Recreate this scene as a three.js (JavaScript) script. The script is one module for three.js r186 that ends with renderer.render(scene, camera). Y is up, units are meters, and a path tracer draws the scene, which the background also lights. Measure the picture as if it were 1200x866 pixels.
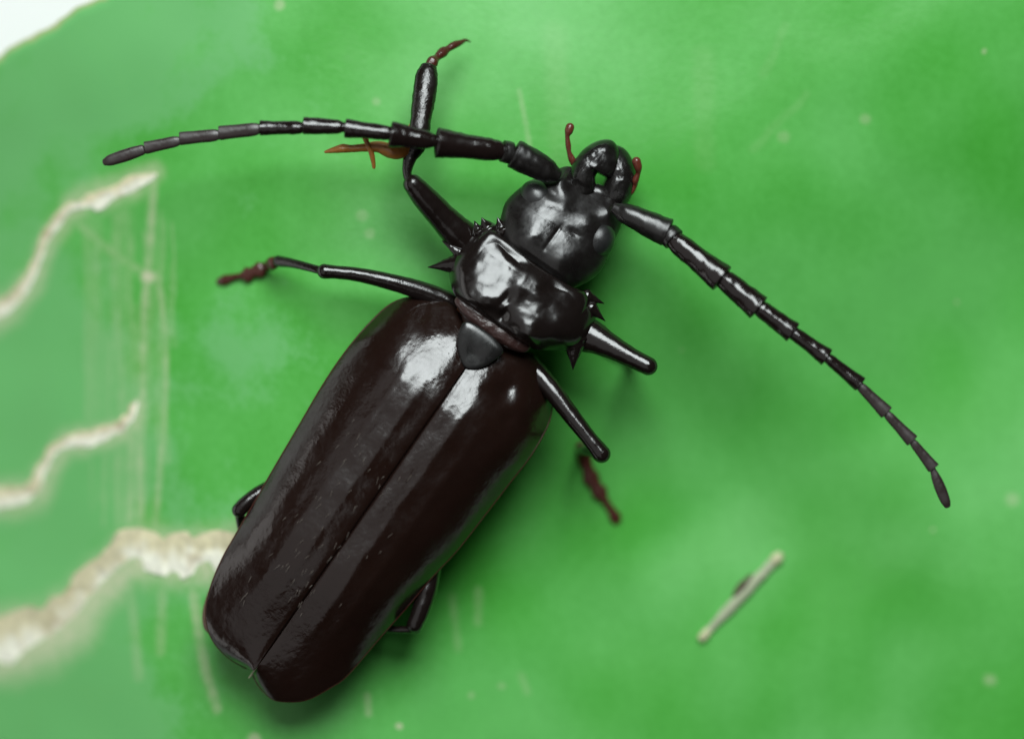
import * as THREE from 'three';
import { RectAreaLightUniformsLib } from 'three/addons/lights/RectAreaLightUniformsLib.js';
import { RoundedBoxGeometry } from 'three/addons/geometries/RoundedBoxGeometry.js';
import { mergeGeometries } from 'three/addons/utils/BufferGeometryUtils.js';
import { ImprovedNoise } from 'three/addons/math/ImprovedNoise.js';

// ------------------------------------------------------------------ camera, light, exposure
// Lengths in this script are tenths of a millimetre; U turns them into metres.
const U = 1e-4, FOCUS = 112, REACH = 4500;
const scene = new THREE.Scene();
scene.background = new THREE.Color(0x000000);
const camera = new THREE.PerspectiveCamera(2 * Math.atan(433 / REACH) * 180 / Math.PI, 1024 / 738, 0.02, 20);
camera.position.set(0, (FOCUS + REACH) * U, 0);
camera.up.set(0, 0, -1);
camera.lookAt(0, 0, 0);
camera.focus = (REACH + 30) * U;
camera.userData.fStop = 4.4;
scene.add(camera);
const renderer = new THREE.WebGLRenderer({ antialias: true });
renderer.setSize(1024, 738);
renderer.toneMapping = THREE.LinearToneMapping;
renderer.toneMappingExposure = 1.28;
renderer.shadowMap.enabled = true;
RectAreaLightUniformsLib.init();

// three soft lamps: a bright one ahead of the beetle, plus two added dim fills, one overhead, one low on its left
const KEY = { at: [0.02, 0.49, -0.33], size: [0.32, 0.33], L: 11.4, color: [0.93, 1.0, 1.0] };
const OVER = { at: [-0.80, 1.05, 0.10], size: [1.56, 1.6], L: 0.13, down: true, color: [1.0, 1.0, 1.0] };
const FILL = { at: [-0.95, 0.10, 0.10], size: [1.3, 0.30], L: 0.8, color: [1.0, 0.99, 0.97] };

// ------------------------------------------------------------------ helpers
const noise = new ImprovedNoise();
const N = (x, y, z = 0.37) => noise.noise(x, y, z);
const fbm = (x, y, z = 0.37, o = 4) => { let v = 0, a = 0.5; for (let i = 0; i < o; i++) { v += a * N(x, y, z + 7.3 * i); x *= 2.03; y *= 2.03; z *= 2.03; a *= 0.5; } return v; };
const clamp = (x, a = 0, b = 1) => Math.min(b, Math.max(a, x));
const smooth = (a, b, x) => { const t = clamp((x - a) / (b - a)); return t * t * (3 - 2 * t); };
const lerp = (a, b, t) => a + (b - a) * t;
const bump2 = (s, t, s0, t0, rs, rt = rs) => Math.exp(-(((s - s0) / rs) ** 2) - ((t - t0) / rt) ** 2);
let seed = 7;
const rnd = () => { seed = (seed * 1664525 + 1013904223) % 4294967296; return seed / 4294967296; };
// a point where the photograph shows (px, py), at height h above the leaf's datum
const P = (px, py, h) => { const k = (FOCUS + REACH - h) / REACH; return [(px - 600) * k, h, (py - 433) * k]; };
// the beetle's own axes: s forward along its body, t to its right, h up
const B = (s, t, h) => [545 + 0.573 * s + 0.8196 * t - 600, h, 425 - 0.8196 * s + 0.573 * t - 433];
function geometry(pos, idx, uv, col) {
  const g = new THREE.BufferGeometry();
  g.setAttribute('position', new THREE.Float32BufferAttribute(pos, 3));
  g.setAttribute('uv', new THREE.Float32BufferAttribute(uv, 2));
  if (col) g.setAttribute('color', new THREE.Float32BufferAttribute(col, 3));
  g.setIndex(idx);
  g.computeVertexNormals();
  return g;
}
let ORIGIN = [0, 0, 0];                                   // the base of the thing being built, in tenths of a millimetre
function part(name, g, m, parent, label) {
  g.translate(-ORIGIN[0], -ORIGIN[1], -ORIGIN[2]); g.scale(U, U, U);
  const o = new THREE.Mesh(g, m); o.name = name; parent.add(o);
  if (label) o.userData.label = label;
  return o;
}
function group(name, parent) { const o = new THREE.Group(); o.name = name; parent.add(o); return o; }
function thing(name, label, category, origin) {
  ORIGIN = origin;
  const o = new THREE.Group(); o.name = name; o.position.set(origin[0] * U, origin[1] * U, origin[2] * U);
  o.userData = { label, category }; scene.add(o);
  return o;
}
const catmull = (p0, p1, p2, p3, t) => 0.5 * (2 * p1 + (p2 - p0) * t + (2 * p0 - 5 * p1 + 4 * p2 - p3) * t * t + (3 * p1 - p0 - 3 * p2 + p3) * t * t * t);
function spline(list, u, closed) {                          // a point at u in 0..1 along a list of equal-length tuples
  const n = list.length, f = closed ? u * n : u * (n - 1), i = Math.min(Math.floor(f), closed ? n - 1 : n - 2), t = f - i;
  const at = (k) => list[closed ? (k + 2 * n) % n : clamp(k, 0, n - 1)];
  return list[0].map((_, c) => catmull(at(i - 1)[c], at(i)[c], at(i + 1)[c], at(i + 2)[c], t));
}
// A limb: stations [x, y, z, half width, half depth], a rounded cross-section swept through them.
function limb(st, { steps = 10, sides = 22, e = 2, round = [1, 1], rough = 0, rs = 0.1, color, linear = false, keel = 0 } = {}) {
  const rings = [], n = st.length, total = (n - 1) * steps;
  const at = (u) => {
    if (!linear) return spline(st, u);
    const f = u * (n - 1), i = Math.min(Math.floor(f), n - 2); return st[i].map((v, c) => lerp(v, st[i + 1][c], f - i));
  };
  for (let i = 0; i <= total; i++) rings.push(at(i / total));
  const cap = (r, q, into, k) => {                          // rings that round off an end over k of its depth
    const out = [], L = Math.min(r[3], r[4]) * k, d = [0, 1, 2].map((c) => r[c] - q[c]), l = Math.hypot(...d) || 1;
    for (let j = 1; j <= 6; j++) { const a = j / 6 * Math.PI / 2, w = Math.max(0.02, Math.cos(a)); out.push([...[0, 1, 2].map((c) => r[c] + d[c] / l * L * Math.sin(a)), r[3] * w, r[4] * w]); }
    return into ? out.reverse() : out;
  };
  const all = [...(round[0] >= 0 ? cap(rings[0], rings[1], true, Math.max(0.06, round[0])) : []), ...rings, ...(round[1] >= 0 ? cap(rings[total], rings[total - 1], false, Math.max(0.06, round[1])) : [])];
  const pos = [], uv = [], idx = [], col = color ? [] : null, up = new THREE.Vector3(0, 1, 0), D = new THREE.Vector3(), S = new THREE.Vector3(), Q = new THREE.Vector3();
  let run = 0;
  all.forEach((r, i) => {
    const a = all[Math.max(0, i - 1)], b = all[Math.min(all.length - 1, i + 1)];
    D.set(b[0] - a[0], b[1] - a[1], b[2] - a[2]).normalize();
    S.crossVectors(D, up); if (S.length() < 0.05) S.set(1, 0, 0); S.normalize(); Q.crossVectors(S, D).normalize();
    if (i) run += Math.hypot(r[0] - all[i - 1][0], r[1] - all[i - 1][1], r[2] - all[i - 1][2]);
    for (let j = 0; j <= sides; j++) {
      const th = j / sides * 2 * Math.PI, c = Math.cos(th), s = Math.sin(th), f = 1 / Math.pow(Math.abs(c) ** e + Math.abs(s) ** e, 1 / e);
      let x = c * f * r[3], y = s * f * r[4];
      if (keel) y += keel * r[4] * Math.exp(-((c / 0.25) ** 2)) * Math.sign(s);
      let px = r[0] + S.x * x + Q.x * y, py = r[1] + S.y * x + Q.y * y, pz = r[2] + S.z * x + Q.z * y;
      if (rough) { const q = 1 + rough * fbm(px * rs, py * rs, pz * rs, 3) * 2; px = r[0] + (px - r[0]) * q; py = r[1] + (py - r[1]) * q; pz = r[2] + (pz - r[2]) * q; }
      pos.push(px, py, pz); uv.push(run * U, j / sides * Math.PI * (r[3] + r[4]) * U);
      if (col) col.push(...color(c, s, px, py, pz, i / (all.length - 1)));
    }
  });
  const w = sides + 1;
  for (let i = 0; i < all.length - 1; i++) for (let j = 0; j < sides; j++) { const a = i * w + j; idx.push(a, a + 1, a + w, a + 1, a + w + 1, a + w); }
  const g = geometry(pos, idx, uv, col), nn = g.attributes.normal;   // one normal along the seam
  for (let i = 0; i < all.length; i++) {
    const a = i * w, b = a + sides, v = [nn.getX(a) + nn.getX(b), nn.getY(a) + nn.getY(b), nn.getZ(a) + nn.getZ(b)], l = Math.hypot(...v) || 1;
    nn.setXYZ(a, v[0] / l, v[1] / l, v[2] / l); nn.setXYZ(b, v[0] / l, v[1] / l, v[2] / l);
  }
  return g;
}
// A plate of the body: a closed outline in (s, t), domed above and below its edge, with relief on the upper face.
function plate(outline, centre, { edge, top, bottom, p = 2.2, q = 0.6, relief = () => 0, rings = 60, segs = 180 }) {
  const pos = [], uv = [], idx = [];
  const edgeH = typeof edge === 'function' ? edge : () => edge, topH = typeof top === 'function' ? top : () => top;
  for (let face = 0; face < 2; face++) {
    const start = pos.length / 3;
    for (let i = 0; i <= rings; i++) {
      const r = Math.sin(i / rings * Math.PI / 2) * 0.6 + 0.4 * i / rings;
      for (let j = 0; j < segs; j++) {
        const o = spline(outline, j / segs, true), s = lerp(centre[0], o[0], r), t = lerp(centre[1], o[1], r), d = Math.pow(Math.max(0, 1 - r ** p), q), e = edgeH(s, t);
        const h = face ? e - (e - bottom) * d : e + (topH(s, t) - e) * d + relief(s, t) * Math.min(1, 4 * (1 - r));
        pos.push(...B(s, t, h)); uv.push(s * U, t * U);
      }
    }
    for (let i = 0; i < rings; i++) for (let j = 0; j < segs; j++) {
      const a = start + i * segs + j, b = start + i * segs + (j + 1) % segs, c = a + segs, d = b + segs;
      if (face) idx.push(a, c, b, b, c, d); else idx.push(a, b, c, b, d, c);
    }
  }
  return geometry(pos, idx, uv);
}
function egg(s, t, h, rs, rt, rh, turn = 0, e = 1) {
  const g = new THREE.SphereGeometry(1, 40, 28), a = g.attributes.position, u = g.attributes.uv, cs = Math.cos(turn), sn = Math.sin(turn);
  for (let i = 0; i < a.count; i++) {
    const x = a.getX(i) * rs, y = a.getY(i) * rh, z = a.getZ(i) * rt;
    a.setXYZ(i, ...B(s + cs * x - sn * z, t + sn * x + cs * z, h + y)); u.setXY(i, u.getX(i) * rs * 6 * U, u.getY(i) * rs * 3 * U);
  }
  g.computeVertexNormals();
  return g;
}
function dataTexture(size, f, srgb) {                       // a texture computed point by point; f gives 0..1 values
  const d = new Uint8Array(size * size * 4);
  for (let y = 0; y < size; y++) for (let x = 0; x < size; x++) { const v = f(x / size, y / size), k = (y * size + x) * 4; for (let c = 0; c < 3; c++) d[k + c] = 255 * clamp(v[c] ?? v[0]); d[k + 3] = 255; }
  const t = new THREE.DataTexture(d, size, size); t.wrapS = t.wrapT = THREE.RepeatWrapping; t.magFilter = THREE.LinearFilter; t.minFilter = THREE.LinearMipmapLinearFilter; t.generateMipmaps = true;
  if (srgb) t.colorSpace = THREE.SRGBColorSpace;
  t.needsUpdate = true;
  return t;
}
const tiled = (x, y, f, z) => {                             // noise that repeats every unit
  const a = N(x * f, y * f, z), b = N((x - 1) * f, y * f, z), c = N(x * f, (y - 1) * f, z), d = N((x - 1) * f, (y - 1) * f, z);
  return lerp(lerp(a, b, x), lerp(c, d, x), y);
};
const repeat = (t, metres, along = metres) => { const c = t.clone(); c.repeat.set(1 / metres, 1 / along); c.needsUpdate = true; return c; };

// ------------------------------------------------------------------ materials of the beetle
const leathery = dataTexture(512, (x, y) => {
  let v = 0.5 + 0.30 * tiled(x, y, 34, 1.7) + 0.22 * tiled(x, y, 15, 4.1) + 0.16 * tiled(x, y, 70, 8.2);
  return [v];
});
const patchy = dataTexture(256, (x, y) => { const v = 0.62 + 0.35 * tiled(x, y, 6, 2.2) + 0.25 * tiled(x, y, 17, 5.5) + 0.2 * tiled(x, y, 40, 9.5); return [v, v, v]; });
const chitin = (r, g, b, roughness, bumpScale, tile = 0.012, more = {}) => new THREE.MeshPhysicalMaterial({
  color: new THREE.Color().setRGB(r, g, b), roughness, roughnessMap: more.even ? null : repeat(patchy, 0.017), bumpMap: repeat(leathery, tile), bumpScale, ior: 1.55, ...more.set });
const M = {
  elytron: chitin(0.0108, 0.0050, 0.0037, 0.33, 3.2e-5, 0.012),
  margin: chitin(0.040, 0.010, 0.006, 0.60, 1e-5, 0.012, { set: { specularIntensity: 0.4 } }),
  pronotum: chitin(0.008, 0.0056, 0.005, 0.34, 1.2e-5, 0.010),
  head: chitin(0.0075, 0.0062, 0.0058, 0.52, 1.2e-5, 0.007),
  eye: chitin(0.014, 0.014, 0.014, 0.60, 0.6e-5, 0.003),
  hair: new THREE.MeshStandardMaterial({ color: new THREE.Color().setRGB(0.11, 0.09, 0.075), roughness: 0.6 }),
  mandible: chitin(0.0075, 0.0065, 0.006, 0.44, 2.0e-5, 0.006),
  shiny: chitin(0.008, 0.0055, 0.005, 0.24, 1.6e-5, 0.008),
  leg: chitin(0.0080, 0.0052, 0.0046, 0.30, 2.4e-5, 0.008),
  legRough: chitin(0.0085, 0.0058, 0.005, 0.44, 6e-5, 0.009),
  antenna: chitin(0.009, 0.0055, 0.005, 0.28, 2.2e-5, 0.009),
  antennaTip: chitin(0.022, 0.014, 0.0135, 0.62, 2e-5, 0.006),
  tarsus: chitin(0.058, 0.014, 0.009, 0.50, 3e-5, 0.006),
  tarsusDark: chitin(0.065, 0.017, 0.012, 0.55, 3e-5, 0.006),
  palp: chitin(0.105, 0.026, 0.016, 0.34, 1e-5, 0.006),
  trunk: chitin(0.085, 0.030, 0.014, 0.42, 3e-5, 0.008),
  mesonotum: chitin(0.034, 0.016, 0.014, 0.52, 6e-5, 0.006),
  scutellum: chitin(0.0085, 0.0082, 0.008, 0.46, 1.0e-5, 0.006),
};

// ------------------------------------------------------------------ lamps (outside the frame): the softbox and two added fill panels
function lamp(name, label, L, glow) {
  const at = new THREE.Vector3(...L.at), o = new THREE.Group();
  o.name = name; o.position.copy(at); o.userData = { label, category: 'lamp' }; scene.add(o);
  o.lookAt(L.down ? at.x : 0, 0.01, L.down ? at.z - 1e-4 : 0);                                     // +z of the group faces the leaf
  const [w, h] = L.size;
  const body = new THREE.Mesh(new RoundedBoxGeometry(w + 0.02, h + 0.02, 0.06, 3, 0.008), new THREE.MeshStandardMaterial({ color: 0x0a0a0a, roughness: 0.7 }));
  body.name = 'housing'; body.position.z = -0.034; o.add(body);
  const face = new THREE.Mesh(new THREE.BoxGeometry(w, h, 0.002), new THREE.MeshStandardMaterial({ color: 0x202020, roughness: 0.9, emissive: new THREE.Color().setRGB(...L.color), emissiveIntensity: glow }));
  face.name = 'lamp_diffuser'; face.position.z = -0.001; o.add(face);
  const light = new THREE.RectAreaLight(new THREE.Color().setRGB(...L.color), L.L, w, h);
  light.position.z = 0.002; light.rotation.y = Math.PI; o.add(light);   // a RectAreaLight shines along its own -z
}
lamp('softbox_lamp', 'small bright softbox lamp above and ahead of the beetle', KEY, 0.5);
lamp('added_overhead_fill', 'added very wide dim fill panel, unseen, high above the camera', OVER, 0.2);  // added overhead panel, lifts the fill and greys the wing cases
lamp('added_low_fill', 'added long dim fill panel, unseen, low on the pale side of the leaf', FILL, 0.2);  // added low panel, there for the band reflected along the left flank

// ------------------------------------------------------------------ the leaf and what lies under it
const leafDir = [0.889, -0.457], leafIn = [0.457, 0.889], leafO = [(70 - 600) * 1.06, (36 - 433) * 1.06];
const toAB = (x, z) => { const dx = x - leafO[0], dz = z - leafO[1]; return [dx * leafDir[0] + dz * leafDir[1], dx * leafIn[0] + dz * leafIn[1]]; };
function leafH(x, z) {
  const px = x + 600, py = z + 433;
  let h = -6;
  h -= 235 * smooth(420, -320, px) * smooth(-200, 500, py + 60);
  h -= 50 * smooth(200, -160, px + py * 0.6);
  h -= 90 * smooth(40, 480, (px - 700) * 0.45 + (py - 150) * 0.89) * smooth(260, 720, px);   // the blade drops away towards the bottom right
  h -= 10 * bump2(px, py, 820, 520, 260, 170);
  h += 10 * N(px * 0.0032 + 3, py * 0.0036, 0.8) + 2.2 * N(px * 0.013, py * 0.011, 3.1);
  return h;
}
const onLeaf = (px, py, up = 0) => { let h = 0; for (let i = 0; i < 3; i++) { const q = P(px, py, h); h = leafH(q[0], q[2]) + up; } return P(px, py, h); };
const A0 = -720, A1 = 1330, B0 = 0, B1 = 1520, TW = 2000, TH = 1500;
const scars = [
  [[-30, 372, 15], [10, 356, 14], [38, 322, 10], [53, 280, 9], [78, 247, 11], [98, 236, 12], [122, 229, 13], [152, 216, 12], [181, 204, 9]],
  [[-30, 584, 16], [36, 577, 15], [52, 548, 10], [74, 520, 12], [108, 512, 12], [138, 502, 11], [154, 488, 10], [160, 470, 6]],
  [[-30, 752, 27], [44, 746, 26], [82, 722, 22], [108, 690, 19], [144, 656, 19], [172, 646, 22], [202, 652, 21], [232, 650, 22], [266, 646, 20], [300, 640, 18]],
];
const streaks = [                                            // thin pale scratches: [points, half width, strength]
  [[[180, 208], [172, 320], [162, 490], [163, 620]], 5, 0.5], [[[184, 320], [194, 420], [184, 550], [178, 640]], 4, 0.42], [[[224, 690], [236, 770], [252, 828]], 6, 0.42],
  [[[138, 250], [134, 360], [140, 470], [136, 560], [140, 650]], 7, 0.2], [[[112, 262], [104, 400], [112, 500]], 8, 0.13], [[[92, 262], [130, 296], [170, 322]], 5, 0.3], [[[188, 680], [186, 760]], 6, 0.25],
  [[[150, 690], [160, 790]], 6, 0.2], [[[152, 470], [150, 620]], 6, 0.35], [[[600, 90], [612, 150], [618, 190]], 3, 0.2], [[[812, 40], [816, 170]], 12, 0.05], [[[640, 20], [650, 190]], 14, 0.06],
  [[[530, 700], [536, 760]], 5, 0.14], [[[560, 690], [560, 730]], 5, 0.18], [[[430, 815], [432, 838]], 4, 0.3], [[[870, 150], [930, 80]], 5, 0.06], [[[880, 60], [905, 0]], 5, 0.05], [[[610, 790], [618, 812]], 4, 0.15],
];
for (let i = 0; i < 46; i++) { const x = 98 + 104 * rnd(), y = 215 + 190 * rnd(), l = 60 + 220 * rnd(); streaks.push([[[x, y], [x - 5 + 8 * rnd(), y + l * 0.5], [x - 8 + 12 * rnd(), y + l]], 1.4 + 3.5 * rnd(), 0.06 + 0.16 * rnd()]); }
const spots = [[173, 325, 11, 0.85], [467, 851, 5, 0.8], [296, 864, 9, 0.6], [1172, 556, 10, 0.3], [1150, 775, 9, 0.35], [905, 133, 9, 0.2], [997, 103, 8, 0.25], [432, 272, 8, 0.2], [423, 251, 9, 0.2], [325, 2, 8, 0.4], [588, 805, 5, 0.3], [552, 815, 5, 0.3], [1105, 318, 3, 0.4], [1082, 598, 3, 0.5], [1128, 6, 4, 0.5], [437, 112, 6, 0.25], [790, 392, 3, 0.2]];
const leafMap = (() => {
  const pale = new Float32Array(TW * TH), toT = (px, py) => { const q = onLeaf(px, py), [a, b] = toAB(q[0], q[2]); return [(a - A0) / (A1 - A0) * TW, (b - B0) / (B1 - B0) * TH, TW / (A1 - A0)]; };
  function stamp(x, y, r, v, soft) {
    for (let j = Math.max(0, Math.floor(y - r * 2)); j <= Math.min(TH - 1, y + r * 2); j++) for (let i = Math.max(0, Math.floor(x - r * 2)); i <= Math.min(TW - 1, x + r * 2); i++) {
      const d = Math.hypot(i - x, j - y) / r, w = v * (1 - smooth(1 - soft, 1 + soft, d)); if (w > pale[j * TW + i]) pale[j * TW + i] = w;
    }
  }
  function stroke(pts, half, v, soft = 0.5, ragged = 0.3) {
    const n = Math.max(8, Math.round(pts.length * 26));
    for (let i = 0; i <= n; i++) { const q = spline(pts, i / n), [x, y, k] = toT(q[0], q[1]); stamp(x, y, (q[2] ?? half) * k * (1 + ragged * N(i * 0.31, half)), v * (0.8 + 0.35 * N(i * 0.17, 4.2)), soft); }
  }
  scars.forEach((s, k) => stroke(s.map(([x, y, w]) => [x, y, w * 1.3]), 1, k === 2 ? 0.85 : 0.6, 0.7, 0.3));
  for (const [pts, w, v] of streaks) stroke(pts, w, v, 0.6, 0.2);
  for (const [x, y, r, v] of spots) { const q = toT(x, y); stamp(q[0], q[1], r * q[2] * 0.8, v, 0.5); }
  const d = new Uint8Array(TW * TH * 4), srgb = (x) => 255 * (x <= 0.0031308 ? 12.92 * x : 1.055 * Math.pow(x, 1 / 2.4) - 0.055);
  for (let j = 0; j < TH; j++) for (let i = 0; i < TW; i++) {
    const a = A0 + (A1 - A0) * i / TW, b = B1 * j / TH, x = leafO[0] + leafDir[0] * a + leafIn[0] * b, z = leafO[1] + leafDir[1] * a + leafIn[1] * b;
    const big = 0.5 + 0.9 * N(x * 0.0045 + 1.2, z * 0.0055, 2.7) + 0.5 * N(x * 0.012, z * 0.009, 6.1), vein = N(x * 0.05, z * 0.004, 9.2) + 0.6 * N(x * 0.02, z * 0.002 + 4, 1.2), fine = N(x * 0.11, z * 0.09, 3.3) + 0.9 * N(x * 0.28, z * 0.28, 7.7);
    const m = clamp(big + 0.06 * vein + 0.12 * fine), g = 1 + 0.035 * fine + 0.012 * vein;
    let c = [lerp(0.052, 0.098, m) * g, lerp(0.335, 0.405, m) * g, lerp(0.033, 0.084, m) * g];
    const mintMask = 0.85 * smooth(-0.15, 0.25, 0.55 * N(x * 0.006 + 7, z * 0.006, 4.7) + 0.3 * N(x * 0.02, z * 0.02, 1.9) + 0.12 * fine + lerp(0.36, -0.62, smooth(-270, 270, x + 320 + 220 * N(z * 0.004, x * 0.003, 2.2))));   // paler, less saturated green patches, most of them about the scars
    c = c.map((v, k) => lerp(v, [0.128, 0.405, 0.130][k], mintMask));
    const p = pale[j * TW + i] * (0.75 + 0.5 * clamp(0.5 + fine * 0.6)), tissue = [0.50, 0.52, 0.34];
    c = c.map((v, k) => lerp(v, tissue[k], clamp(p)));
    const rim = smooth(9, 1, b + 3 * N(a * 0.05, 3)); c = c.map((v, k) => lerp(v, [0.40, 0.40, 0.19][k], rim * 0.8));
    const k = (j * TW + i) * 4; for (let q = 0; q < 3; q++) d[k + q] = clamp(srgb(c[q]), 0, 255); d[k + 3] = 255;
  }
  const t = new THREE.DataTexture(d, TW, TH); t.colorSpace = THREE.SRGBColorSpace; t.magFilter = THREE.LinearFilter; t.minFilter = THREE.LinearMipmapLinearFilter; t.generateMipmaps = true; t.needsUpdate = true;
  return t;
})();
const leaf = thing('leaf', 'broad bright green leaf with pale scars and an uneven pale rim', 'leaf', [0, 0, 0]);
{
  const nx = 300, ny = 240, pos = [], uv = [], idx = [];
  for (let face = 0; face < 2; face++) for (let j = 0; j <= ny; j++) for (let i = 0; i <= nx; i++) {
    const a = lerp(A0, A1, i / nx), rim = 5 * N(a * 0.021, 1.7) + 6 * N(a * 0.006, 4.4) + 3 * N(a * 0.07, 2.2) + 0.00006 * a * a;
    const jj = (j / ny) ** 1.25, b = lerp(rim, B1, jj), x = leafO[0] + leafDir[0] * a + leafIn[0] * b, z = leafO[1] + leafDir[1] * a + leafIn[1] * b;
    const edge = 1 - smooth(0, 14, b - rim);
    pos.push(x, leafH(x, z) + (face ? -1 : 1) * (5 * (1 - edge) + 0.4) - 5, z); uv.push((a - A0) / (A1 - A0), (b - rim) / B1);
  }
  const w = nx + 1, F = w * (ny + 1);
  for (let j = 0; j < ny; j++) for (let i = 0; i < nx; i++) { const a = j * w + i; idx.push(a, a + w, a + 1, a + 1, a + w, a + w + 1, F + a, F + a + 1, F + a + w, F + a + 1, F + a + w + 1, F + a + w); }
  const rimOf = []; for (let i = 0; i <= nx; i++) rimOf.push(i); for (let j = 1; j <= ny; j++) rimOf.push(j * w + nx); for (let i = nx - 1; i >= 0; i--) rimOf.push(ny * w + i); for (let j = ny - 1; j > 0; j--) rimOf.push(j * w);
  for (let k = 0; k < rimOf.length; k++) { const a = rimOf[k], b = rimOf[(k + 1) % rimOf.length]; idx.push(a, b, F + a, b, F + b, F + a); }
  const grain = repeat(leathery, 0.02 / 0.205, 0.02 / 0.152);
  part('blade', geometry(pos, idx, uv), new THREE.MeshPhysicalMaterial({ map: leafMap, roughness: 0.46, bumpMap: grain, bumpScale: 3e-5, ior: 1.45 }), leaf);
  const mScar = new THREE.MeshStandardMaterial({ vertexColors: true, roughness: 0.75, bumpMap: repeat(leathery, 0.006), bumpScale: 1.2e-4 });
  scars.forEach((pts, k) => {
    const n = 60, st = [], wide = k === 2 ? 1.22 : 0.8;
    for (let i = 0; i <= n; i++) { const q = spline(pts, i / n), e = Math.min(1, i / 3, (n - i) / 4); const c = onLeaf(q[0] + 2.5 * N(i * 0.2, k), q[1] + 3.5 * N(i * 0.17, k + 9), 0.5); st.push([c[0], c[1], c[2], q[2] * (0.9 + 0.55 * N(i * 0.19, k + 3.3)) * (0.3 + 0.7 * e) * wide, 1.0 + 0.3 * N(i * 0.12, k)]); }
    part('scar', limb(st, { steps: 3, sides: 24, rough: 0.10, rs: 0.05, color: (c, s, x, y, z) => {
      const m = smooth(-0.45, 0.35, c + 0.7 * N(x * 0.06, z * 0.06, 2.2)), br = 1 + 0.35 * N(x * 0.11, z * 0.11, 5), t = smooth(0.25, 0.55, N(x * 0.05, z * 0.05, 8.8));
      return [0, 1, 2].map((q) => lerp(lerp([0.58, 0.53, 0.34][q], [0.78, 0.77, 0.64][q], m), [0.34, 0.24, 0.10][q], 0.35 * t) * br);
    } }), mScar, leaf, ['pale tan scar near the leaf rim', 'short kinked tan scar', 'wide ragged whitish scar that runs under the wing cases'][k]);
  });
}
{
  const g = new THREE.PlaneGeometry(1.2, 1.2); g.rotateX(-Math.PI / 2);
  const o = new THREE.Mesh(g, new THREE.MeshStandardMaterial({ color: new THREE.Color().setRGB(0.80, 0.79, 0.785), roughness: 0.9 }));
  o.name = 'background'; o.position.y = -0.06; o.userData = { kind: 'structure', label: 'white sheet behind the leaf' }; scene.add(o);
}

// ------------------------------------------------------------------ the beetle
const beetle = thing('beetle', 'glossy black brown longhorn beetle standing on the green leaf', 'beetle', B(-120, 0, 0));
// trunk: neck, thorax and abdomen, mostly covered by the plates and wing cases
{
  const st = [[160, 3, 26, 24, 58], [146, 3, 40, 26, 58], [110, 3, 62, 30, 62], [60, 2, 50, 26, 54], [46, 1, 52, 24, 50], [0, 0, 86, 22, 42], [-120, 0, 108, 26, 44], [-260, -2, 101, 24, 40], [-340, -5, 96, 22, 38], [-375, -9, 91, 19, 36], [-400, -10, 84, 16, 34], [-424, -4, 66, 12, 32], [-436, -1, 34, 7, 30]]
    .map(([s, t, w, d, h]) => [...B(s, t, h), w, d]);
  part('body', limb(st, { steps: 8, sides: 40, e: 2.4 }), M.trunk, beetle, 'rusty brown abdomen and neck, mostly hidden by the black plates');
}
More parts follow.
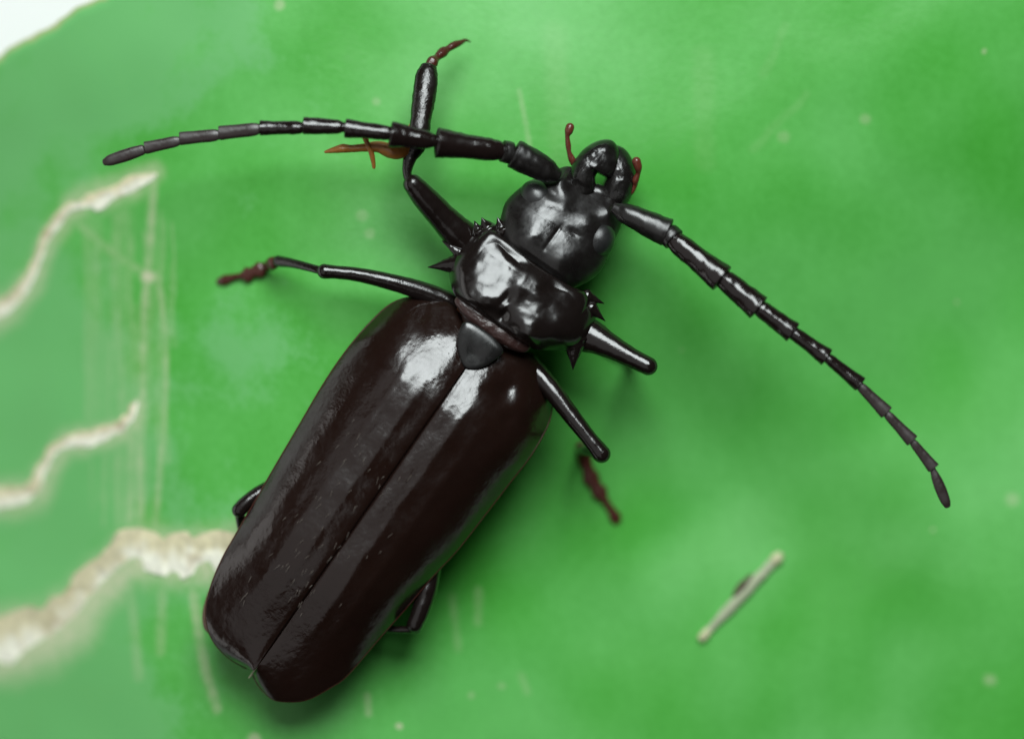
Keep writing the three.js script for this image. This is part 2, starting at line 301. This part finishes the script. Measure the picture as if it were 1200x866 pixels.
// wing cases
function elytron(side) {
  const edgeL = [[36, -27], [45, -42], [46, -60], [38, -84], [11, -110], [-27, -120], [-76, -124], [-122, -123], [-172, -119], [-235, -114], [-281, -110], [-327, -106], [-357, -103], [-392, -95], [-421, -82], [-441, -60], [-449, -32], [-447, -2]];
  const edgeR = [[38, 27], [47, 42], [50, 60], [47, 80], [37, 97], [19, 112], [-5, 122], [-46, 126], [-88, 124], [-130, 122], [-186, 119], [-228, 113], [-271, 109], [-325, 103], [-383, 97], [-407, 89], [-437, 73], [-455, 50], [-459, 36], [-456, 18], [-449, 4]];
  const E = side < 0 ? edgeL : edgeR, nu = 260, nv = 110, pos = [], uv = [], idx = [], mid = 4;
  const fall = (s) => { const x = Math.max(0, Math.min(s, 54) + 62), y = x - 12; return 0.0012 * x * x + 0.14 * (y + Math.sqrt(y * y + 150)) / 2 * smooth(0, 10, x); };
  const ridge = (s) => 117 - 40 * smooth(-270, -450, s) - 4 * smooth(-100, 20, s);
  const height = (s, t, u, v) => {
    const e = lerp(98, 60, smooth(0.06, 0.30, u)) - 11 * smooth(0.75, 1, u), a = Math.abs(t - mid);
    const endy = smooth(0.80, 0.97, u), p = lerp(lerp(3.0, 2.6, endy), 3.6, smooth(-110, -20, s)), q = lerp(0.98, 0.92, endy), flat = v;
    let h = e + (ridge(s) - e) * Math.pow(Math.max(0, 1 - flat ** p), q);
    h -= fall(s);           // the base slopes down towards the scutellum
    if (side > 0) h -= 6 * bump2(s, a, 0, 54, 17, 12) + 2 * bump2(s, a, -26, 74, 9, 9) - 3 * bump2(s, a, -2, 84, 16, 16);
    else h -= 2.5 * bump2(s, a, 16, 78, 9, 7) + 2 * bump2(s, a, 30, 52, 10, 16) - 2 * bump2(s, a, 8, 92, 14, 9);   // hollow inside the shoulder, shoulder knob
    h -= 1.6 * Math.exp(-((a / 5) ** 2)) + 2.0 * Math.exp(-((a / 18) ** 2));                         // the seam lies in a shallow furrow
    h += (1.1 * Math.exp(-(((a - 58 * (1 - 0.1 * u)) / 7) ** 2)) + 0.9 * Math.exp(-(((a - 30) / 6) ** 2))) * smooth(-20, -80, s) * smooth(-400, -330, s);
    const w = smooth(0, 0.06, 1 - v);
    h += w * (0.9 * N(s * 0.026, t * 0.040, 2.1 + side) + 0.17 * N(s * 0.075, t * 0.09, 5.1) + 0.15 * N(s * 0.2, t * 0.2, 7.4));
    return h;
  };
  for (let i = 0; i <= nu; i++) for (let j = 0; j <= nv; j++) {
    const u = i / nu, vv = j / nv, v = 1 - (1 - vv) ** 1.5, o = spline(E, u), s0 = lerp(0, -440, u ** 1.02), t0 = mid + side * 0.35;
    const k = Math.min(1, u * 1.0), ss = lerp(s0, o[0], v), tt = lerp(t0, o[1], v);
    let h = height(ss, tt, k, v);
    if (v < 0.02) h -= 1.4 * (1 - v / 0.02) ** 2;
    pos.push(...B(ss, tt, h)); uv.push(ss * U, tt * U);
  }
  const w = nv + 1, top = pos.length / 3;
  for (let i = 0; i <= nu; i++) for (let j = 0; j <= nv; j++) { const k = (i * w + j) * 3; pos.push(pos[k], Math.min(pos[k + 1] - 4, pos[k + 1]), pos[k + 2]); uv.push(uv[(i * w + j) * 2], uv[(i * w + j) * 2 + 1]); }
  const quad = (a, b, c, d) => { if (side < 0) idx.push(a, b, c, b, d, c); else idx.push(a, c, b, b, c, d); };
  for (let i = 0; i < nu; i++) for (let j = 0; j < nv; j++) { const a = i * w + j; quad(a, a + w, a + 1, a + w + 1); quad(top + a, top + a + 1, top + a + w, top + a + w + 1); }
  const ring = []; for (let i = 0; i <= nu; i++) ring.push(i * w); for (let j = 1; j <= nv; j++) ring.push(nu * w + j); for (let i = nu - 1; i >= 0; i--) ring.push(i * w + nv); for (let j = nv - 1; j > 0; j--) ring.push(j);
  for (let k = 0; k < ring.length; k++) { const a = ring[k], b = ring[(k + 1) % ring.length]; quad(a, top + a, b, top + b); }
  const g = geometry(pos, idx, uv);
  const o = part('elytron', g, M.elytron, beetle, side < 0 ? 'wing case with the larger white highlight' : 'wing case on the darker side');
  const hairs = [];
  for (let k = 0; k < (side < 0 ? 60 : 14); k++) {             // short pale bristles lying back along the wing case
    const i = Math.floor(nu * (0.36 + 0.44 * rnd())), j = Math.floor(nv * (side < 0 ? 0.5 : 0.3) * rnd()), n = (i * w + j) * 3, L = 4 + 6 * rnd(), lean = 0.6 * (rnd() - 0.5), r = 0.20 + 0.16 * rnd();
    const d = [-0.573 * L + lean * L, 0.10 * L, 0.8196 * L + lean * L * 0.6];
    hairs.push(limb([[pos[n], pos[n + 1] + 0.1, pos[n + 2], r, r], [pos[n] + d[0] * 0.5, pos[n + 1] + 0.9, pos[n + 2] + d[2] * 0.5, r, r], [pos[n] + d[0], pos[n + 1] + 1.0 + d[1], pos[n + 2] + d[2], r * 0.4, r * 0.4]], { steps: 1, sides: 4, round: [-1, -1] }));
  }
  const hair = part('bristles', mergeGeometries(hairs), M.hair, o); hair.userData.kind = 'stuff';
  const st = [];
  for (let i = 0; i <= 70; i++) { const u = 0.16 + 0.83 * i / 70, q = spline(E, u), h = lerp(98, 60, smooth(0.06, 0.30, u)) - 11 * smooth(0.75, 1, u) - fall(q[0]); st.push([...B(q[0], q[1] + side * 0.4, h - 2.6), 1.3, 2.2]); }
  part('margin', limb(st, { steps: 1, sides: 10 }), M.margin, o, 'reddish rim of the wing case');
}
elytron(-1); elytron(1);
part('suture_spine', limb([[...B(-437, 4.5, 60), 1.3, 1.3], [...B(-447, 4, 54), 1.6, 1.4], [...B(-455, 3, 49), 0.7, 0.7]], { sides: 10 }), new THREE.MeshStandardMaterial({ color: new THREE.Color().setRGB(0.3, 0.3, 0.2), roughness: 0.5 }), beetle, 'tiny pale point where the wing cases end');
// scutellum and the strip behind the pronotum
part('scutellum', plate([[40, -27], [20, -25], [4, -12], [-5, 4], [4, 18], [20, 26], [38, 28], [44, 0]], [24, 0], { edge: 101, top: 105, bottom: 70, p: 4, relief: (s, t) => -1.6 * bump2(s, t, 14, 2, 12, 16), rings: 24, segs: 90 }), M.scutellum, beetle, 'dull grey shield between the wing case bases');
part('mesonotum', plate([[64, -48], [57, -53], [49, -48], [41, -20], [41, 20], [47, 46], [56, 53], [64, 48], [66, 0]], [53, 1], { edge: 90, top: 100, bottom: 60, p: 2.4, relief: (s, t) => 2.2 * fbm(s * 0.12, t * 0.09, 3.1), rings: 24, segs: 110 }), M.mesonotum, beetle, 'rough dull reddish strip behind the pronotum');
// pronotum
const pronotum = part('pronotum', plate([[56, 0], [56, -30], [57, -52], [66, -68], [80, -80], [96, -84], [114, -82], [134, -80], [148, -68], [146, -44], [143, -20], [142, 4], [143, 28], [145, 50], [149, 72], [138, 92], [120, 100], [100, 103], [84, 95], [72, 78], [60, 58], [56, 30]], [100, 4], {
  edge: (s, t) => 72 + (26 * smooth(112, 143, s) + 24 * smooth(84, 57, s)) * Math.sqrt(Math.max(0, 1 - ((t - 3) / 76) ** 2)), top: (s) => 116 - 8 * smooth(110, 150, s), bottom: 40, p: 3.5, q: 0.66, rings: 110, segs: 260,
  relief: (s, t) => {
    const a = t - 3;
    const disc = (a < 0 ? smooth(1, 22, -a) * smooth(88, 44, -a) : smooth(0, 42, a) * smooth(100, 40, a)), run = clamp(s, 60, 122) - 60;
    let h = disc * (a < 0 ? 11 - 0.42 * run + 0.0018 * run * run : 18 - 0.56 * run + 0.003 * run * run);                                                 // two polished swellings that slope forwards
    h += 3.5 * bump2(s, a, 127, -20, 10, 17) + 3.5 * bump2(s, a, 128, 15, 9, 11);                // front swellings
    h -= 3 * bump2(s, a, 90, -6, 10, 5) + 4 * bump2(s, a, 70, 2, 7, 5) - 2.0 * bump2(s, a, 80, -3, 5, 3.5);   // median furrow and its pits
    h -= 4.0 * bump2(s, a, 66, -16, 6, 9) + 3.0 * bump2(s, a, 64, 20, 6, 8);
    h += 2.6 * bump2(s, 0, 60, 0, 2.6, 1) * smooth(60, 40, Math.abs(a));                    // hind rim
    h += 1.3 * N(s * 0.04 + 2, t * 0.04, 8.1) + 0.22 * N(s * 0.1, t * 0.1, 3.3);
    h += 0.8 * N(s * 0.05, t * 0.05, 1.9) + 0.1 * N(s * 0.16, t * 0.16, 4.2);
    return h;
  },
}), M.pronotum, beetle);
const spine = (s0, t0, s1, t1, r, h0 = 76, h1 = 74) => part('spine', limb([[...B(lerp(s0, s1, -0.5), lerp(t0, t1, -0.5), h0), r * 1.5, r * 1.3], [...B(s0, t0, h0), r, r * 0.9], [...B(lerp(s0, s1, 0.5), lerp(t0, t1, 0.5), lerp(h0, h1, 0.4) + 1), r * 0.48, r * 0.45], [...B(s1, t1, h1), 0.5, 0.5]], { sides: 16, rough: 0.08, rs: 0.2 }), M.shiny, pronotum);
spine(86, -79, 67, -101, 11); spine(102, -82, 102, -105, 7); spine(146, -72, 151, -82, 9, 80, 86); spine(156, -58, 162, -67, 8, 78, 82); spine(138, -79, 143, -87, 6, 82, 84);
spine(87, 96, 66, 109, 11); spine(148, 80, 151, 94, 6, 80, 80); spine(137, 92, 135, 107, 6, 80, 78); spine(100, 100, 93, 108, 5, 74, 72);
// head
const head = part('head', plate([[126, -40], [146, -56], [166, -65], [184, -70], [206, -66], [226, -58], [242, -46], [254, -40], [262, -31], [264, -14], [263, 4], [263, 22], [262, 37], [254, 50], [240, 58], [222, 62], [204, 66], [182, 69], [164, 65], [146, 55], [126, 44], [120, 2]], [196, 0], {
  edge: (s) => lerp(70, 62, smooth(180, 280, s)), top: (s) => 111 - 9 * smooth(150, 130, s) - 0.27 * clamp(s - 150, 0, 42) - 20 * smooth(212, 268, s), bottom: 34, p: 2.3, q: 0.6, rings: 110, segs: 240,
  relief: (s, t) => {
    const a = t;
    let h = 3.5 * bump2(s, a, 168, -24, 24, 19) + 3.5 * bump2(s, a, 172, 30, 24, 17);
    h -= 1.2 * Math.exp(-(((a - 0.5) / 2.6) ** 2)) * smooth(158, 164, s) * smooth(203, 192, s);       // the fine groove on the crown
    h += 9 * bump2(s, a, 244, -36, 13, 13) + 9 * bump2(s, a, 248, 40, 13, 13);                     // sockets of the antennae
    h -= 4 * bump2(s, a, 230, 3, 22, 15);
    h -= 1.4 * bump2(s, a, 198, 17, 4, 8) + 0.7 * bump2(s, a, 204, -19, 8, 9);
    h -= 2.5 * bump2(s, a, 222, -30, 7, 14) + 2.5 * bump2(s, a, 226, 36, 6, 12);
    h += 0.6 * N(s * 0.06, t * 0.06, 3.9) + 0.08 * N(s * 0.25, t * 0.25, 6.2);
    return h;
  },
}), M.head, beetle);
part('eye', egg(208, -41, 74, 20, 24, 20, 0.25), M.eye, head); part('eye', egg(209, 45, 74, 23, 20, 20, -0.1), M.eye, head);
const ST = (px, py) => { const dx = px - 545, dy = py - 425; return [0.573 * dx - 0.8196 * dy, 0.8196 * dx + 0.573 * dy]; };
const mandible = (outline, centre, top) => part('mandible', plate(outline.map((q) => ST(...q)), ST(...centre), { edge: top - 22, top, bottom: top - 42, p: 2.2, q: 0.55, rings: 36, segs: 120, relief: (s, t) => 1.6 * N(s * 0.09, t * 0.09, 6.6) + 0.4 * N(s * 0.3, t * 0.3, 2.6) }), M.mandible, beetle);
mandible([[666, 222], [667, 204], [673, 187], [686, 171], [702, 162], [717, 161], [725, 169], [728, 184], [725, 198], [719, 206], [712, 206], [707, 201], [702, 200], [699, 206], [699, 217], [694, 229], [681, 234]], [690, 192], 88);
mandible([[719, 166], [734, 171], [744, 186], [748, 204], [744, 222], [736, 239], [722, 248], [708, 242], [705, 228], [707, 214], [711, 202], [711, 188], [711, 175]], [728, 207], 76);
part('labrum', limb([[...P(684, 227, 58), 12, 10], [...P(700, 227, 62), 12, 11], [...P(716, 236, 60), 12, 10]], { sides: 18, rough: 0.05 }), M.head, beetle);
const palp = (list) => part('palp', limb(list.map(([x, y, h, w]) => [...P(x, y, h), w, w]), { sides: 14 }), M.palp, beetle, 'reddish mouth feeler');
palp([[674, 194, 60, 4], [670, 186, 64, 4.2], [667, 178, 67, 2.8], [666, 170, 69, 3.4], [665, 160, 72, 2.8], [666.5, 154, 73, 5], [668, 149, 73, 5.2]]);
palp([[732, 226, 56, 3.6], [739, 225, 58, 4.0], [744, 217, 62, 3.2], [745, 211, 66, 4.0], [748, 203, 70, 3.0], [748, 196, 74, 4.8], [746, 189, 76, 5.4]]);

// antennae: eleven segments each; [x0, y0, x1, y1, width at its start, in its middle, at its end]
function antenna(segs, heights, label) {
  const a = group('antenna', beetle); a.userData.label = label;
  segs.forEach(([x0, y0, x1, y1, w0, w1, w2], k) => {
    const h0 = heights[k], h1 = heights[k + 1], f = k < 3 ? 0.92 : k < 7 ? 0.8 : 0.62, last = k === segs.length - 1;
    const at = (u, w) => [...P(lerp(x0, x1, u), lerp(y0, y1, u), lerp(h0, h1, u)), w / 2, w / 2 * f];
    const st = last ? [at(0, w0 * 0.85), at(0.08, w0), at(0.45, w1), at(0.85, lerp(w1, w2, 0.6)), at(1, w2 * 0.7)] : [at(-0.05, w0 * 0.66), at(0.05, w0 * 0.9), at(0.2, lerp(w0, w1, 0.55)), at(0.55, w1), at(0.88, lerp(w1, w2, 0.8)), at(0.985, w2)];
    part('antenna_segment', limb(st, { steps: 7, sides: 24, e: k < 7 ? 2.1 : 2.6, round: [0.4, last ? 1 : 0.16], rough: k < 7 ? 0.06 : 0.025, rs: 0.12, keel: k >= 3 && k < 9 ? 0.1 : 0 }), k < 2 ? M.head : k < 7 ? M.antenna : M.antennaTip, a);
  });
}
antenna([[652, 205, 602, 180, 22, 33, 35], [601, 180, 589, 177, 24, 27, 26], [590, 177, 511, 167, 25, 29, 36], [509, 165, 457, 157, 19, 25, 31], [457, 156, 404, 150, 18, 19, 23], [404, 149, 355, 147, 14, 19, 21], [353, 149.5, 304, 150, 17, 16, 18], [302.5, 151, 256, 156, 16, 16, 17], [255, 158, 210, 162.5, 15, 15, 16], [209, 165, 169, 173.5, 13, 14, 15], [168, 175, 122, 190, 13, 15, 12]],
  [97, 104, 108, 122, 128, 126, 122, 117, 112, 107, 103, 100], 'antenna that curves back over the raised front leg');
antenna([[722, 245, 783, 273, 19, 30, 34], [781, 272, 790, 281, 26, 28, 28], [787, 279, 847, 327, 25, 28, 35], [844, 323, 890, 361, 23, 28, 32], [886, 357, 930, 390, 19, 22, 26], [926, 387, 970, 419, 15, 18, 22], [966, 416, 1009, 451, 12, 15.5, 19], [1005, 449, 1040, 484, 10, 14, 17.5], [1037, 482, 1070, 517, 9, 13, 16.5], [1067, 514, 1095, 549, 8, 12, 15], [1092, 546, 1111, 593, 7, 13, 11]],
  [95, 100, 104, 116, 120, 121, 120, 118, 115, 112, 109, 106], 'antenna stretched out across the leaf');

// legs
function leg(label, pieces) {
  const l = group('leg', beetle); l.userData.label = label;
  for (const [name, mat, list, opt] of pieces) part(name, limb(list.map(([x, y, h, w, d = w]) => [...P(x, y, h), w, d]), { sides: 22, rough: 0.03, rs: 0.12, ...opt }), mat, l);
}
const G = (x, y, up = 4) => onLeaf(x, y, up)[1];
leg('front leg raised under the antenna, its foot reddish', [
  ['femur', M.leg, [[560, 292, 60, 20, 18], [540, 276, 68, 20, 17], [520, 256, 76, 17, 15], [498, 232, 86, 15, 14], [484, 216, 92, 12, 12]], {}],
  ['tibia', M.legRough, [[482, 214, 92, 6, 7], [477, 203, 93, 5.5, 7], [480, 186, 93, 8, 8], [489, 166, 92, 12.5, 10], [493, 140, 88, 12.5, 10], [497, 112, 82, 14, 10.5], [500, 90, 76, 13.5, 10], [502, 79, 72, 10, 9]], { round: [1, 0.5], rough: 0.06 }],
  ['tarsus', M.tarsus, [[503, 78, 68, 6], [507, 72, 64, 7], [512, 67, 60, 4.5], [519, 61, 54, 6], [525, 57, 50, 4], [532, 53, 45, 4.6], [541, 49, 38, 3], [546, 47, 33, 1.8], [551, 49, 28, 0.7]], { rough: 0.12 }],
]);
leg('front leg on the side of the stretched antenna, foreshortened', [
  ['femur', M.leg, [[672, 388, 62, 22, 18], [690, 393, 66, 21, 17], [712, 404, 72, 15.5, 14], [738, 418, 78, 12, 12], [760, 429, 82, 11, 11]], {}],
  ['tibia', M.leg, [[758, 428, 78, 7], [752, 427, 50, 7], [744, 424, 10, 8], [738, 421, G(738, 421, 10), 7]], {}],
  ['tarsus', M.tarsusDark, [[738, 421, G(738, 421, 7), 5], [728, 417, G(728, 417, 5), 6, 3], [716, 412, G(716, 412), 6, 3], [704, 408, G(704, 408), 3, 2]], {}],
]);
leg('middle leg stretched out towards the pale scars', [
  ['femur', M.leg, [[545, 362, 50, 12], [500, 343, 56, 11.5], [460, 331, 62, 10], [420, 322, 66, 8.5], [393, 319, 68, 8], [380, 318, 68, 9]], {}],
  ['tibia', M.leg, [[380, 318, 66, 5.5], [368, 315, 60, 5], [345, 309, 42, 5.5], [326, 306, 24, 7]], {}],
  ['tarsus', M.tarsus, [[326, 306, 20, 6, 5], [318, 309, 16, 8, 5], [311, 313, G(311, 313, 9), 6, 4], [304, 316, G(304, 316, 8), 9.5, 4], [296, 319, G(296, 319, 7), 6.5, 4], [289, 322, G(289, 322, 6), 9.5, 4], [282, 323, G(282, 323, 6), 4, 3], [273, 325, G(273, 325, 5), 4, 3], [263, 328, G(263, 328, 5), 6, 3], [255, 330, G(255, 330, 3), 3.5, 2]], {}],
]);
leg('middle leg bent beside the wing case shoulder, its foot on the leaf', [
  ['femur', M.leg, [[618, 425, 50, 13], [645, 455, 60, 12], [668, 485, 66, 10.5], [690, 513, 70, 9.5], [705, 532, 70, 11]], {}],
  ['tibia', M.leg, [[704, 532, 66, 6], [695, 530, 30, 6], [686, 528, -10, 6], [681, 527, G(681, 527, 14), 6]], {}],
  ['tarsus', M.tarsusDark, [[681, 524, G(681, 524, 12), 7], [685, 538, G(685, 538, 7), 9, 4], [689, 549, G(689, 549, 6), 7, 4], [693, 560, G(693, 560, 6), 10.5, 4], [698, 569, G(698, 569, 6), 7.5, 4], [703, 577, G(703, 577, 6), 10, 4], [709, 586, G(709, 586, 6), 5, 3], [716, 597, G(716, 597, 5), 5, 3], [721, 606, G(721, 606, 4), 7.5, 3], [723, 612, G(723, 612, 3), 5, 2]], {}],
]);
leg('hind leg whose knee shows past the wing case beside the wide scar', [
  ['femur', M.leg, [[400, 560, 34, 12], [350, 562, 38, 11], [312, 574, 44, 9.5], [290, 588, 48, 9], [280, 598, 48, 9]], {}],
  ['tibia', M.leg, [[280, 599, 46, 6], [282, 612, 36, 6], [288, 640, 20, 6], [296, 668, 8, 6]], {}],
  ['tarsus', M.tarsusDark, [[296, 668, 4, 5], [302, 690, G(302, 690, 4), 6, 4], [310, 715, G(310, 715, 3), 5, 3]], {}],
]);
leg('hind leg whose bent knee shows beyond the darker wing case', [
  ['femur', M.leg, [[505, 590, 34, 12], [507, 640, 40, 12], [502, 685, 46, 12], [493, 715, 50, 11], [486, 732, 50, 10]], {}],
  ['tibia', M.leg, [[488, 737, 48, 6], [474, 738, 44, 4.5], [455, 737, 38, 4.5], [420, 732, 24, 5], [396, 728, 12, 6]], {}],
  ['tarsus', M.tarsusDark, [[396, 728, 8, 5], [372, 722, G(372, 722, 4), 6, 4], [350, 716, G(350, 716, 3), 5, 3]], {}],
]);

// ------------------------------------------------------------------ debris
{
  const c = onLeaf(868, 699, 0), o = thing('stem_fragment', 'pale dry stem fragment lying alone on the leaf beyond the antenna', 'plant debris', c);
  const m = new THREE.MeshStandardMaterial({ color: new THREE.Color().setRGB(0.36, 0.40, 0.26), roughness: 0.7, bumpMap: repeat(leathery, 0.008), bumpScale: 1e-4 });
  const at = (u, w, up) => [...onLeaf(lerp(825, 911, u), lerp(745, 654, u), up), w, w * 0.8];
  part('stem', limb([at(0, 5, 4), at(0.12, 4.5, 4), at(0.3, 6.5, 4), at(0.5, 7, 5), at(0.75, 6.5, 5), at(0.9, 6.5, 4), at(1, 5, 4)], { rough: 0.18, rs: 0.08, sides: 18 }), m, o);
  const tip = new THREE.MeshStandardMaterial({ color: new THREE.Color().setRGB(0.50, 0.50, 0.30), roughness: 0.6 });
  part('stem_tip', limb([at(-0.03, 5, 5), at(0.03, 6, 5), at(0.07, 4, 5)], { rough: 0.12, sides: 16 }), tip, o); part('stem_tip', limb([at(0.94, 5, 5), at(0.99, 7.5, 6), at(1.03, 6, 5)], { rough: 0.12, sides: 16 }), tip, o);
  part('bark_flake', limb([[...onLeaf(861, 697, 9), 3, 2], [...onLeaf(870, 686, 10), 4.5, 2.5], [...onLeaf(880, 675, 9), 2.5, 2]], { rough: 0.2, sides: 14 }), new THREE.MeshStandardMaterial({ color: new THREE.Color().setRGB(0.075, 0.06, 0.035), roughness: 0.8 }), o, 'dark brown flake');
}
{
  const o = thing('amber_splinter', 'amber spindle shaped sliver with a crosspiece under the beetle antenna', 'plant debris', P(440, 175, 92));
  const m = new THREE.MeshPhysicalMaterial({ color: new THREE.Color().setRGB(0.42, 0.17, 0.035), roughness: 0.34, bumpMap: repeat(leathery, 0.006), bumpScale: 8e-5, transmission: 0.25 });
  part('sliver', limb([[487, 138, 84, 4], [484, 152, 88, 7], [478, 174, 94, 7], [462, 178, 96, 9], [444, 172, 97, 7], [426, 173, 97, 5], [412, 174, 97, 4.5], [402, 174, 97, 5.5], [390, 176, 96, 3.5], [381, 178, 95, 1.5]].map(([x, y, h, w]) => [...P(x, y, h), w, w]), { rough: 0.1, rs: 0.1 }), m, o);
  part('crosspiece', limb([[427, 160, 104, 3.5], [432, 172, 102, 3], [436, 183, 98, 3.2], [438, 196, 92, 2]].map(([x, y, h, w]) => [...P(x, y, h), w, w]), { rough: 0.12, sides: 14 }), m, o);
}
scene.traverse((o) => { if (o.isMesh) { o.castShadow = true; o.receiveShadow = true; } });
renderer.render(scene, camera);
